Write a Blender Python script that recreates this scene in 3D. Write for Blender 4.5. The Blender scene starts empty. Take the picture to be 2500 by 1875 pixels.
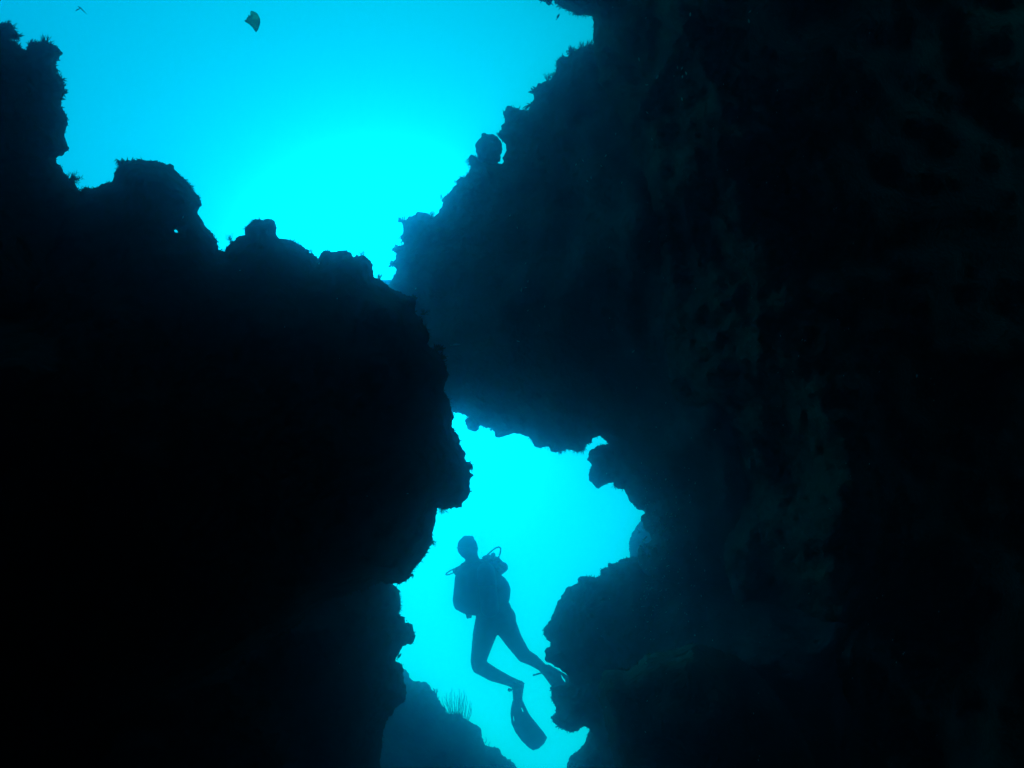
import bpy, bmesh, math, random
import numpy as np
from mathutils import Vector, noise, geometry, kdtree

random.seed(7)
rng = np.random.default_rng(7)
sc = bpy.context.scene
C = sc.collection
R = math.radians

# ------------------------------------------------------------------ camera
PITCH = R(30.0)
FPX = 1785.0                       # focal length in photograph pixels (2500 wide)
cam_d = bpy.data.cameras.new('camera')
cam = bpy.data.objects.new('camera', cam_d)
C.objects.link(cam)
cam_d.sensor_width = 36.0
cam_d.lens = 36.0 * FPX / 2500.0
cam_d.clip_start = 0.02
cam_d.clip_end = 500.0
cam.location = (0, 0, 0)
cam.rotation_euler = (R(90) + PITCH, 0, 0)
sc.camera = cam

# ------------------------------------------------------------------ open water light (sky seen through water) and sun
SUN_ELEV, SUN_AZ = R(33.5), R(-11.0)        # azimuth from +Y towards +X
world = bpy.data.worlds.new('World')
sc.world = world
world.use_nodes = True
wn, wl = world.node_tree.nodes, world.node_tree.links
wn.clear()
w_out = wn.new('ShaderNodeOutputWorld')
w_bg = wn.new('ShaderNodeBackground')
w_sky = wn.new('ShaderNodeTexSky')
w_sky.sky_type = 'NISHITA'
w_sky.sun_disc = False
w_sky.sun_elevation = SUN_ELEV
w_sky.sun_rotation = SUN_AZ
w_sky.air_density = 1.0
w_sky.dust_density = 2.3
w_sky.ozone_density = 1.0
# the water column takes all the red and, away from the sun, more green than blue out of the daylight
w_sep = wn.new('ShaderNodeSeparateColor')
w_g0 = wn.new('ShaderNodeMath'); w_g0.operation = 'POWER'; w_g0.inputs[1].default_value = 0.60
w_g = wn.new('ShaderNodeMath'); w_g.operation = 'MULTIPLY'; w_g.inputs[1].default_value = 3.3
w_b = wn.new('ShaderNodeMath'); w_b.operation = 'POWER'; w_b.inputs[1].default_value = 0.35
w_b2 = wn.new('ShaderNodeMath'); w_b2.operation = 'MULTIPLY'; w_b2.inputs[1].default_value = 4.95
w_com = wn.new('ShaderNodeCombineColor'); w_com.inputs[0].default_value = 0.0
wl.new(w_sky.outputs[0], w_sep.inputs[0])
wl.new(w_sep.outputs[1], w_g0.inputs[0]); wl.new(w_g0.outputs[0], w_g.inputs[0]); wl.new(w_g.outputs[0], w_com.inputs[1])
wl.new(w_sep.outputs[1], w_b.inputs[0]); wl.new(w_b.outputs[0], w_b2.inputs[0]); wl.new(w_b2.outputs[0], w_com.inputs[2])
wl.new(w_com.outputs[0], w_bg.inputs[0])
w_bg.inputs[1].default_value = 0.10
wl.new(w_bg.outputs[0], w_out.inputs[0])

sun_d = bpy.data.lights.new('sun', 'SUN')
sun_d.energy = 0.5
sun_d.angle = R(26)
sun_d.color = (0.02, 0.85, 1.0)
sun = bpy.data.objects.new('sun', sun_d)
C.objects.link(sun)
sdir = Vector((math.sin(SUN_AZ) * math.cos(SUN_ELEV), math.cos(SUN_AZ) * math.cos(SUN_ELEV), math.sin(SUN_ELEV)))
sun.rotation_euler = (-sdir).to_track_quat('-Z', 'Y').to_euler()
sun.location = sdir * 20

sc.view_settings.view_transform = 'Standard'
sc.view_settings.look = 'None'
sc.view_settings.exposure = 0.0
sc.view_settings.gamma = 1.0
sc.view_settings.use_curve_mapping = False
sc.cycles.use_denoising = True
sc.cycles.volume_bounces = 3
sc.cycles.max_bounces = 6
sc.cycles.diffuse_bounces = 3
sc.cycles.transparent_max_bounces = 12

# ------------------------------------------------------------------ helpers
CP, SP = math.cos(PITCH), math.sin(PITCH)
def P(px, py, D):
    """point that lies D metres in front of the lens, seen at photograph pixel (px, py)"""
    u, v = (px - 1250.0) / FPX * D, (937.5 - py) / FPX * D
    return Vector((u, CP * D - SP * v, SP * D + CP * v))
def Parr(px, py, D):
    u, v = (px - 1250.0) / FPX * D, (937.5 - py) / FPX * D
    return np.stack([u, CP * D - SP * v, SP * D + CP * v], 1)

def tag(o, label=None, cat=None, group=None, kind=None):
    if label: o['label'] = label
    if cat: o['category'] = cat
    if group: o['group'] = group
    if kind: o['kind'] = kind
    return o

def link(name, me, mat=None, parent=None, smooth=True):
    if mat is not None and not me.materials:
        me.materials.append(mat)
    if smooth and me.polygons:
        me.polygons.foreach_set('use_smooth', [True] * len(me.polygons))
    o = bpy.data.objects.new(name, me)
    C.objects.link(o)
    if parent is not None:
        o.parent = parent
    return o

def pydata(name, verts, faces):
    me = bpy.data.meshes.new(name)
    me.from_pydata([tuple(v) for v in verts], [], [tuple(int(i) for i in f) for f in faces])
    me.validate()
    me.update()
    return me

# ------------------------------------------------------------------ materials
def rock_mat(name, c1, c2, c3, rough=0.9, bump=0.6, scale=3.0):
    m = bpy.data.materials.new(name)
    m.use_nodes = True
    n, l = m.node_tree.nodes, m.node_tree.links
    b = n['Principled BSDF']
    tc = n.new('ShaderNodeTexCoord')
    n1 = n.new('ShaderNodeTexNoise'); n1.inputs['Scale'].default_value = scale; n1.inputs['Detail'].default_value = 8
    n2 = n.new('ShaderNodeTexNoise'); n2.inputs['Scale'].default_value = scale * 7; n2.inputs['Detail'].default_value = 6
    vo = n.new('ShaderNodeTexVoronoi'); vo.inputs['Scale'].default_value = scale * 11
    cr = n.new('ShaderNodeValToRGB')
    cr.color_ramp.elements[0].position = 0.35; cr.color_ramp.elements[0].color = (*c1, 1)
    cr.color_ramp.elements[1].position = 0.62; cr.color_ramp.elements[1].color = (*c2, 1)
    mx = n.new('ShaderNodeMix'); mx.data_type = 'RGBA'
    mr = n.new('ShaderNodeMapRange'); mr.inputs[1].default_value = 0.52; mr.inputs[2].default_value = 0.66
    mx.inputs[7].default_value = (*c3, 1)
    ad = n.new('ShaderNodeMath'); ad.operation = 'MULTIPLY_ADD'; ad.inputs[1].default_value = 0.4
    bp = n.new('ShaderNodeBump'); bp.inputs['Strength'].default_value = bump; bp.inputs['Distance'].default_value = 0.03
    for t in (n1, n2, vo): l.new(tc.outputs['Object'], t.inputs['Vector'])
    l.new(n1.outputs[0], cr.inputs[0]); l.new(cr.outputs[0], mx.inputs[6])
    l.new(n2.outputs[0], mr.inputs[0]); l.new(mr.outputs[0], mx.inputs[0])
    l.new(mx.outputs[2], b.inputs['Base Color'])
    l.new(vo.outputs['Distance'], ad.inputs[0]); l.new(n2.outputs[0], ad.inputs[2])
    l.new(ad.outputs[0], bp.inputs['Height']); l.new(bp.outputs[0], b.inputs['Normal'])
    b.inputs['Roughness'].default_value = rough
    b.inputs['Specular IOR Level'].default_value = 0.05      # rock under water: almost no surface gloss
    return m

def plain_mat(name, c, rough=0.6, spec=0.2, var=0.25, scale=20, trans=0.0, bump=0.0):
    m = bpy.data.materials.new(name)
    m.use_nodes = True
    n, l = m.node_tree.nodes, m.node_tree.links
    b = n['Principled BSDF']
    tc = n.new('ShaderNodeTexCoord')
    n1 = n.new('ShaderNodeTexNoise'); n1.inputs['Scale'].default_value = scale; n1.inputs['Detail'].default_value = 4
    cr = n.new('ShaderNodeValToRGB')
    cr.color_ramp.elements[0].position = 0.3; cr.color_ramp.elements[0].color = (*[x * (1 - var) for x in c], 1)
    cr.color_ramp.elements[1].position = 0.7; cr.color_ramp.elements[1].color = (*[min(1, x * (1 + var)) for x in c], 1)
    l.new(tc.outputs['Object'], n1.inputs['Vector']); l.new(n1.outputs[0], cr.inputs[0])
    l.new(cr.outputs[0], b.inputs['Base Color'])
    b.inputs['Roughness'].default_value = rough
    b.inputs['Specular IOR Level'].default_value = spec
    if bump:
        bp = n.new('ShaderNodeBump'); bp.inputs['Strength'].default_value = bump; bp.inputs['Distance'].default_value = 0.004
        l.new(n1.outputs[0], bp.inputs['Height']); l.new(bp.outputs[0], b.inputs['Normal'])
    if trans:
        tr = n.new('ShaderNodeBsdfTranslucent'); mixs = n.new('ShaderNodeMixShader')
        l.new(cr.outputs[0], tr.inputs[0]); mixs.inputs[0].default_value = trans
        l.new(b.outputs[0], mixs.inputs[1]); l.new(tr.outputs[0], mixs.inputs[2])
        l.new(mixs.outputs[0], n['Material Output'].inputs[0])
    return m

M_ROCK = rock_mat('reef_rock', (0.055, 0.05, 0.04), (0.11, 0.10, 0.075), (0.035, 0.05, 0.022))
M_ROCKG = rock_mat('algae_rock', (0.035, 0.04, 0.022), (0.085, 0.09, 0.05), (0.025, 0.05, 0.018), scale=4)
M_SAND = rock_mat('seabed_sand', (0.30, 0.27, 0.21), (0.42, 0.38, 0.30), (0.22, 0.20, 0.15), bump=0.3, scale=1.2)
M_TURF = plain_mat('turf_algae', (0.07, 0.10, 0.03), trans=0.35, scale=9)
M_WEED = plain_mat('seaweed', (0.06, 0.11, 0.03), trans=0.45, scale=15)
M_WHIP = plain_mat('sea_whip', (0.20, 0.14, 0.10), scale=30)
M_SUIT = plain_mat('neoprene', (0.02, 0.022, 0.028), rough=0.7, bump=0.3, scale=60)
M_VEST = plain_mat('vest_fabric', (0.03, 0.03, 0.035), rough=0.8, bump=0.5, scale=90)
M_TANK = plain_mat('painted_tank', (0.04, 0.042, 0.045), rough=0.4, spec=0.5, scale=8, var=0.1)
M_RUBBER = plain_mat('rubber', (0.02, 0.02, 0.022), rough=0.5, spec=0.3)
M_FIN = plain_mat('fin_rubber', (0.025, 0.03, 0.04), rough=0.5, spec=0.3, scale=12)
M_METAL = plain_mat('valve_metal', (0.12, 0.12, 0.12), rough=0.35, spec=0.5)
M_SKIN = plain_mat('skin', (0.42, 0.28, 0.20), rough=0.55, var=0.08)
M_GLASS = plain_mat('mask_lens', (0.05, 0.07, 0.08), rough=0.1, spec=0.5)
M_LEAF = plain_mat('drifting_leaf', (0.34, 0.72, 0.45), trans=0.9, scale=60, var=0.4)
M_FISH = plain_mat('fish_skin', (0.16, 0.17, 0.16), rough=0.4, spec=0.4, scale=80)
M_SNOW = plain_mat('marine_snow', (0.95, 0.95, 0.9), trans=0.55, var=0.1)

# ------------------------------------------------------------------ rock builder
def in_frame(x, y, m=60):
    return -m < x < 2500 + m and -m < y < 1875 + m

def refine(poly, rough=1.0, step=4.0, seed=0.0):
    """rounds a traced outline (spline through its points) and breaks it up into the crumbly edge of reef rock"""
    out = []
    n = len(poly)
    for i in range(n):
        a, b = poly[i], poly[(i + 1) % n]
        z, c = poly[i - 1], poly[(i + 2) % n]
        L = math.hypot(b[0] - a[0], b[1] - a[1])
        inside = in_frame(*a) or in_frame(*b)
        st = step if inside else 45.0
        k = max(1, int(L / st))
        nx, ny = (b[1] - a[1]) / max(L, 1e-6), -(b[0] - a[0]) / max(L, 1e-6)
        # tangents limited by the segment so that long off-frame neighbours do not overshoot
        def tan(p, q, r):
            tx, ty = (r[0] - p[0]) / 2, (r[1] - p[1]) / 2
            m = math.hypot(tx, ty)
            lim = min(L, math.hypot(q[0] - p[0], q[1] - p[1]), math.hypot(r[0] - q[0], r[1] - q[1])) * 1.1
            f = min(1.0, lim / max(m, 1e-6))
            return tx * f, ty * f
        m0, m1 = tan(z, a, b), tan(a, b, c)
        for j in range(k):
            t = j / k
            h1, h2, h3, h4 = 2*t**3 - 3*t*t + 1, t**3 - 2*t*t + t, -2*t**3 + 3*t*t, t**3 - t*t
            x = h1 * a[0] + h2 * m0[0] + h3 * b[0] + h4 * m1[0]
            y = h1 * a[1] + h2 * m0[1] + h3 * b[1] + h4 * m1[1]
            if inside:
                o = (noise.noise((x / 26, y / 26, seed)) * 3.0 + noise.noise((x / 8, y / 8, seed + 3)) * 3.4
                     + noise.noise((x / 3.7, y / 3.7, seed + 6)) * 1.6 + random.uniform(-0.6, 0.6)) * rough
            else:
                o = noise.noise((x / 90, y / 90, seed)) * 20
            out.append((x + nx * o, y + ny * o))
    return out

def inside_poly(pts, poly):
    x, y = pts[:, 0], pts[:, 1]
    c = np.zeros(len(pts), bool)
    px, py = poly[:, 0], poly[:, 1]
    qx, qy = np.roll(px, -1), np.roll(py, -1)
    for i in range(len(poly)):
        cond = (py[i] > y) != (qy[i] > y)
        if not cond.any():
            continue
        xi = (qx[i] - px[i]) * (y - py[i]) / (qy[i] - py[i] + 1e-12) + px[i]
        c ^= cond & (x < xi)
    return c

def dist_poly(pts, poly):
    a = poly
    b = np.roll(poly, -1, 0)
    ab = b - a
    l2 = (ab ** 2).sum(1) + 1e-12
    best = np.full(len(pts), 1e18)
    for s in range(0, len(pts), 2000):
        p = pts[s:s + 2000]
        w = p[:, None, :] - a[None]
        t = np.clip((w * ab[None]).sum(2) / l2, 0, 1)
        d = w - t[..., None] * ab[None]
        best[s:s + 2000] = (d ** 2).sum(2).min(1)
    return np.sqrt(best)

RIMS = {}
def rock(name, outline, depth, front, back, rough=1.0, hole=None, mat=None, rnd=45.0, frnd=0.22, amp=0.10,
         label=None, cat='rock', kind=None, turf=1.0, turf_len=7.0, turf_dir=None, step=3.6, parent=None, seed=None, crag=1.0, fine=1.0):
    """Solid rock. outline: its profile as seen from the cave; depth(x,y): distance of that profile;
    front(d)/back(d): how far the mass bulges towards / away from the lens, d pixels in from the profile."""
    seed = seed if seed is not None else (sum(map(ord, name)) + len(outline)) * 0.37
    poly = np.array(refine(outline, rough, step, seed))
    loops = [poly]
    if hole is not None:
        loops.append(np.array(refine(hole, 0.25, 3.0, seed)))
    lo, hi = poly.min(0), poly.max(0)
    pts = []
    kd = kdtree.KDTree(len(poly))
    for i, q in enumerate(poly): kd.insert((q[0], q[1], 0), i)
    kd.balance()
    def grid(s, keep, dmin, dmax):
        gx, gy = np.meshgrid(np.arange(lo[0], hi[0], s), np.arange(lo[1], hi[1], s))
        g = np.stack([gx.ravel(), gy.ravel()], 1)
        g = g + rng.uniform(-0.3, 0.3, g.shape) * s
        g = g[keep(g)]
        d = np.array([kd.find((x, y, 0))[2] for x, y in g]) if len(g) else np.zeros(0)
        m = (d > dmin) & (d < dmax)
        g, d = g[m], d[m]
        m = inside_poly(g, poly)
        g, d = g[m], d[m]
        if hole is not None:
            inh = inside_poly(g, loops[1])
            d = np.minimum(d, dist_poly(g, loops[1]))
            d[inh] = -1
        return g, d
    fr = lambda g: (g[:, 0] > -90) & (g[:, 0] < 2590) & (g[:, 1] > -90) & (g[:, 1] < 1965)
    for sp_, keep_, d0, d1 in ((8.0, fr, 3, 40), (15.0 * fine, fr, 40, 130 if fine == 1 else 420), (24.0, fr, 130 if fine == 1 else 420, 1e9), (70.0, lambda q: ~fr(q), 20, 1e9)):
        g, d = grid(sp_, keep_, d0, d1)
        pts.append(g[d > 2.5] if len(g) else g.reshape(0, 2))
    inner = np.concatenate(pts)
    allv = [tuple(v) for lp in loops for v in lp] + [tuple(v) for v in inner]
    edges = []
    base = 0
    for lp in loops:
        k = len(lp)
        edges += [(base + i, base + (i + 1) % k) for i in range(k)]
        base += k
    v2, _, f2, *_ = geometry.delaunay_2d_cdt([Vector(v) for v in allv], edges, [], 0, 1e-5)
    v2 = np.array([tuple(v) for v in v2])
    f2 = np.array([tuple(f) for f in f2])
    cen = v2[f2].mean(1)
    ok = inside_poly(cen, poly)
    if hole is not None:
        ok &= ~inside_poly(cen, loops[1])
    f2 = f2[ok]
    dd = dist_poly(v2, poly)
    if hole is not None:
        dd = np.minimum(dd, dist_poly(v2, loops[1]) * 6.0)
    edge = dd < 0.4
    dep = np.array([depth(x, y) for x, y in v2])
    # thickness profile: rounded lip, then the slope of the mass
    lip = np.sqrt(np.clip(1 - (1 - np.clip(dd / rnd, 0, 1)) ** 2, 0, 1))
    zf = -frnd * lip - np.array([front(x) for x in dd])
    zb = back * lip
    base_pt = Parr(v2[:, 0], v2[:, 1], dep - frnd * lip * 0.5)
    nz = np.array([noise.fractal(Vector(p) * 1.7 + Vector((seed, 0, 0)), 0.9, 2.1, 5) for p in base_pt])
    nf = np.array([noise.fractal(Vector(p) * 9.0 + Vector((seed, 5, 0)), 0.8, 2.1, 4) for p in base_pt])
    nr = np.array([abs(noise.noise(Vector(p) * 3.6 + Vector((seed, 9, 0)))) for p in base_pt])
    fade = np.clip(dd / 60.0, 0, 1)
    zf = zf + (nz * amp * 1.6 + (0.35 - nr) * amp * 1.2) * fade + nf * amp * 0.32 * crag * np.clip(dd / 12.0, 0, 1)
    zb = zb + nz * amp * fade
    zf = np.where(edge, 0, zf); zb = np.where(edge, 0, np.maximum(zb, zf + 0.02))
    F = Parr(v2[:, 0], v2[:, 1], dep + zf)
    B = Parr(v2[:, 0], v2[:, 1], dep + zb)
    n = len(v2)
    idx_b = np.arange(n)
    cnt = n
    verts = [F]
    bl = []
    for i in range(n):
        if not edge[i]:
            idx_b[i] = cnt; cnt += 1
            bl.append(B[i])
    verts = np.concatenate([F, np.array(bl)]) if bl else F
    # orientation: counter-clockwise in (x right, y down) pixels faces away from the lens
    a, b, c = v2[f2[:, 0]], v2[f2[:, 1]], v2[f2[:, 2]]
    cr = (b[:, 0] - a[:, 0]) * (c[:, 1] - a[:, 1]) - (b[:, 1] - a[:, 1]) * (c[:, 0] - a[:, 0])
    f2 = np.where((cr > 0)[:, None], f2[:, ::-1], f2)
    faces = [tuple(f) for f in f2]
    for f in f2:
        g = idx_b[f]
        if not (g == f).all():
            faces.append((g[2], g[1], g[0]))
    me = pydata(name, verts, faces)
    o = link(name, me, mat or M_ROCK, parent)
    tag(o, label, cat if label else None, None, kind)
    # turf: short algae growing along the rim and on the lip
    if turf > 0:
        vs, fs = [], []
        k = len(poly)
        cx, cy = poly.mean(0)
        for i in range(k):
            x, y = poly[i]
            if not in_frame(x, y, 30):
                continue
            q = poly[(i + 1) % k]
            tx, ty = q[0] - x, q[1] - y
            L = math.hypot(tx, ty) + 1e-6
            ox, oy = ty / L, -tx / L            # outward for clockwise-on-screen outlines; fixed by test
            if inside_poly(np.array([[x + ox * 4, y + oy * 4]]), poly)[0]:
                ox, oy = -ox, -oy
            dens = noise.noise((x / 60, y / 60, seed + 20)) + 0.35
            nb = np.random.RandomState(i + int(seed * 10)).poisson(max(0.7, dens * 3.6) * turf)
            for _ in range(int(nb)):
                bx = x + tx * random.random() - ox * random.uniform(0, 8)
                by = y + ty * random.random() - oy * random.uniform(0, 8)
                D = depth(bx, by) - random.uniform(-0.06, 0.06)
                s = D / FPX
                ln = turf_len * random.uniform(0.5, 1.5) * (0.6 + max(0, dens))
                dx, dy = ox + random.uniform(-0.8, 0.8), oy + random.uniform(-0.8, 0.8)
                if turf_dir:
                    dx += turf_dir[0]; dy += turf_dir[1]
                q2 = math.hypot(dx, dy) + 1e-6
                dx, dy = dx / q2, dy / q2
                dz = random.uniform(-0.5, 0.5) * ln * s
                w = random.uniform(0.7, 1.6)
                p0 = P(bx, by, D)
                p1 = P(bx + dx * ln * 0.55 + random.uniform(-1, 1), by + dy * ln * 0.55, D + dz * 0.5)
                p2 = P(bx + dx * ln, by + dy * ln + random.uniform(-1, 1), D + dz)
                blade(vs, fs, (p0, p1, p2), (w * s, w * s * 0.75, 0.15 * w * s))
        if fs:
            t = link('turf_algae', pydata('turf_algae', vs, fs), M_TURF, o)
            t['kind'] = 'stuff'
    return o

def blade(vs, fs, pts, rad, sides=3):
    """a tapered, solid little stem through pts"""
    b0 = len(vs)
    n = len(pts)
    for i, p in enumerate(pts):
        t = (pts[min(i + 1, n - 1)] - pts[max(i - 1, 0)])
        if t.length < 1e-9: t = Vector((0, 0, 1))
        t.normalize()
        a = t.orthogonal().normalized(); b = t.cross(a)
        for k in range(sides):
            an = 2 * math.pi * k / sides
            vs.append(p + (a * math.cos(an) + b * math.sin(an)) * rad[i])
    for i in range(n - 1):
        for k in range(sides):
            k2 = (k + 1) % sides
            fs.append((b0 + i * sides + k, b0 + i * sides + k2, b0 + (i + 1) * sides + k2, b0 + (i + 1) * sides + k))
    fs.append(tuple(b0 + k for k in reversed(range(sides))))
    fs.append(tuple(b0 + (n - 1) * sides + k for k in range(sides)))

# ------------------------------------------------------------------ the cave around the lens
def cave_shell():
    """rock behind, beside, above and below the diver holding the camera; open towards the water"""
    nth, nph = 46, 96
    vs, fs = [], []
    for i in range(nth + 1):
        for j in range(nph):
            ph = 2 * math.pi * j / nph
            up = max(0.0, math.sin(ph)); lf = max(0.0, -math.cos(ph))
            th0 = R(45) + R(5) * (up ** 2) * (0.35 + 0.65 * (1 if math.cos(ph) < 0.25 else 0.2))
            th = th0 + (math.pi - th0) * i / nth
            d = Vector((math.sin(th) * math.cos(ph), math.cos(th), math.sin(th) * math.sin(ph)))
            w = Vector((d.x, CP * d.y - SP * d.z, SP * d.y + CP * d.z))
            r = 3.3 + 0.5 * noise.fractal(w * 1.6 + Vector((3, 1, 7)), 0.9, 2.0, 5) + 0.10 * noise.fractal(w * 9, 0.8, 2.0, 3)
            vs.append(w * r)
    for i in range(nth):
        for j in range(nph):
            j2 = (j + 1) % nph
            fs.append((i * nph + j, i * nph + j2, (i + 1) * nph + j2, (i + 1) * nph + j))
    n = len(vs)
    # outer skin: the rock is a metre thick
    vo = [v * (1 + 1.0 / v.length) for v in vs]
    vs += vo
    fs += [tuple(k + n for k in reversed(f)) for f in fs[:]]
    for j in range(nph):
        j2 = (j + 1) % nph
        fs.append((j2, j, n + j, n + j2))
    o = link('cave_wall', pydata('cave_wall', vs, fs), M_ROCK)
    o['kind'] = 'structure'
cave_shell()

# seabed: one sheet under everything
def seabed():
    n = 70
    vs, fs = [], []
    for i in range(n + 1):
        for j in range(n + 1):
            x, y = -13 + 26 * i / n, -8 + 22 * j / n
            z = -2.6 + 0.35 * noise.fractal(Vector((x * 0.25, y * 0.25, 2)), 0.9, 2, 5)
            z -= 1.4 * math.exp(-((x * x + y * y) / 18.0))
            vs.append((x, y, z))
    for i in range(n):
        for j in range(n):
            a = i * (n + 1) + j
            fs.append((a, a + n + 1, a + n + 2, a + 1))
    o = link('seabed', pydata('seabed', vs, fs), M_SAND)
    o['kind'] = 'structure'
seabed()

# ------------------------------------------------------------------ rock masses (traced profiles, each at its own distance)
L0 = [(-700,-60),(-160,20),(-60,40),(0,57),(24,57),(35,71),(46,92),(24,95),(38,104),(63,122),(71,104),(92,101),(117,103),(133,111),(153,128),(147,138),(143,146),(136,155),
      (140,174),(137,180),(153,196),(158,228),(149,237),(152,263),(163,288),(165,307),(158,329),(163,348),(170,362),(153,377),(139,384),
      (138,396),(152,411),(160,427),(178,443),(190,458),(230,560),(240,700),(120,900),(-300,950),(-700,900)]
rock('rock_pillar', L0, lambda x, y: 1.92, lambda d: 0.0008 * min(d, 300), 0.7, rnd=70, frnd=0.18, mat=M_ROCKG, amp=0.08,
     label='shaggy algae-covered rock pillar at the upper left edge', turf=1.8, turf_len=7.5, turf_dir=(0.2, -0.3))

L1 = [(-700,540),(60,490),(193,466),(206,458),(226,459),(259,446),(275,441),(283,421),(291,405),(284,394),(301,393),(335,390),(358,392),(380,391),(399,402),(421,404),
      (426,416),(440,427),(456,440),(468,459),(487,479),(490,494),(486,509),(484,522),(500,553),(519,569),(532,601),(536,612),(551,615),
      (552,607),(562,594),(584,578),(600,572),(597,561),(611,544),(625,537),(642,537),(655,535),(668,542),(673,553),(675,574),(696,585),
      (718,588),(740,602),(759,618),(775,628),(777,634),(782,623),(794,613),(816,614),(835,612),(851,615),(864,626),(883,624),(897,631),
      (907,643),(911,658),(913,677),(926,681),(943,694),(956,705),(978,713),(994,722),(1009,727),(1014,743),(1012,754),(1016,766),
      (1030,779),(1032,793),(1042,803),(1049,827),(1044,842),(1061,853),(1076,868),(1082,882),(1091,899),(1095,922),(1084,944),
      (1085,960),(1095,975),(1101,997),(1106,1010),(1106,1026),(1102,1040),(1114,1054),(1121,1070),(1122,1086),(1131,1099),(1137,1108),
      (1136,1122),(1149,1132),(1153,1141),(1147,1151),(1156,1159),(1149,1168),(1146,1184),(1146,1200),(1139,1214),(1130,1228),
      (1125,1238),(1101,1241),(1071,1240),(1066,1254),(1062,1279),(1057,1301),(1052,1327),(1041,1349),(1025,1371),(1005,1396),
      (1002,1409),(983,1421),(961,1424),(942,1426),(932,1420),(910,1429),(891,1439),(850,1447),(836,1455),(769,1481),(723,1526),
      (667,1560),(560,1620),(400,1700),(200,1790),(0,1900),(-300,2050),(-700,2150)]
rock('rock_outcrop', L1, lambda x, y: 1.98 + 0.07 * min(1, max(0, (x - 150) / 950)) , lambda d: 0.0008 * min(d, 420), 1.0, rnd=60, frnd=0.25,
     hole=[(425,562),(428,560),(432,562),(435,567),(431,568),(426,566)],
     label='huge near-black rock mass with a humped top filling the left half', turf=1.0, turf_len=6)

L2 = [(-700,1480),(300,1500),(700,1380),(880,1340),(940,1380),(961,1426),(965,1434),(977,1448),(978,1486),(973,1499),(986,1507),(989,1519),(1005,1524),(1011,1540),
      (1013,1556),(1005,1573),(986,1576),(977,1586),(970,1600),(967,1613),(980,1619),(983,1628),(986,1650),(991,1692),(986,1714),
      (970,1727),(951,1749),(935,1787),(929,1875),(920,2100),(900,2700),(-700,2700)]
rock('rock_outcrop', L2, lambda x, y: 3.4, lambda d: 0.0010 * min(d, 600), 0.9, rnd=60, frnd=0.25,
     label='dark notched rock column below the huge left rock mass', turf=0.8, turf_len=5)

L3 = [(760,1760),(880,1650),(984,1634),(996,1644),(1005,1660),(1024,1665),(1045,1668),(1053,1682),(1068,1701),(1083,1727),(1094,1742),(1119,1742),(1138,1755),
      (1154,1765),(1170,1776),(1174,1788),(1181,1812),(1192,1823),(1214,1826),(1230,1845),(1249,1858),(1261,1874),(1290,1920),
      (1320,2100),(1335,2700),(500,2700),(620,2100)]
rock('rock_mound', L3, lambda x, y: 8.3, lambda d: 0.0055 * min(d, 420), 1.4, rnd=80, frnd=0.35, amp=0.12,
     label='hazy blue sloping rock mound at the bottom, sea whips on its crest', turf=0.9, turf_len=4)

R1 = [(2000,20),(1700,50),(1520,90),(1446,110),(1438,115),(1419,116),(1403,122),(1387,123),(1386,136),(1368,139),(1359,152),(1359,171),(1353,184),(1343,195),
      (1324,200),(1307,214),(1302,228),(1305,244),(1296,253),(1291,269),(1277,266),(1253,265),(1250,261),(1239,259),(1231,271),
      (1227,278),(1232,290),(1232,299),(1223,307),(1223,316),(1216,323),(1218,334),(1226,343),(1235,351),(1234,377),(1229,386),
      (1228,397),(1210,398),(1190,394),(1170,388),(1160,379),(1148,381),(1146,396),(1150,408),(1142,422),(1136,432),(1120,437),(1114,449),(1101,465),
      (1087,478),(1079,489),(1076,506),(1065,524),(1054,529),(1047,522),(1035,517),(1019,517),(1013,525),(994,533),(980,538),(983,550),
      (984,563),(979,585),(984,596),(965,604),(966,620),(964,632),(957,643),(961,653),(967,656),(964,670),(957,684),(952,698),
      (900,760),(880,860),(960,960),(1060,1002),(1104,1007),(1127,1009),(1139,1014),(1148,1014),(1144,1019),(1137,1024),(1137,1035),(1144,1048),
      (1157,1053),(1168,1047),(1172,1040),(1184,1040),(1203,1050),(1210,1066),(1223,1069),(1241,1061),(1258,1058),(1275,1061),
      (1297,1072),(1305,1088),(1320,1096),(1334,1089),(1343,1094),(1351,1103),(1370,1104),(1389,1099),(1411,1101),(1427,1097),
      (1432,1084),(1446,1081),(1448,1072),(1459,1066),(1472,1072),(1480,1081),(1500,1110),(1501,1165),(1497,1170),(1498,1184),(1509,1194),
      (1525,1195),(1532,1216),(1549,1233),(1554,1244),(1573,1250),(1566,1266),(1574,1290),(1588,1304),(1589,1320),(1567,1328),(1558,1350),(1570,1400),(1700,1460),(2000,1450)]
rock('rock_cliff', R1, lambda x, y: 5.4 - 0.8 * min(1, max(0, (x - 950) / 800)), lambda d: 0.0016 * min(d, 300), 1.0, rnd=55, frnd=0.22, crag=1.8,
     label='broad blue-hazed rock wall between the upper and the lower opening', turf=0.9, turf_len=6)

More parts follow.
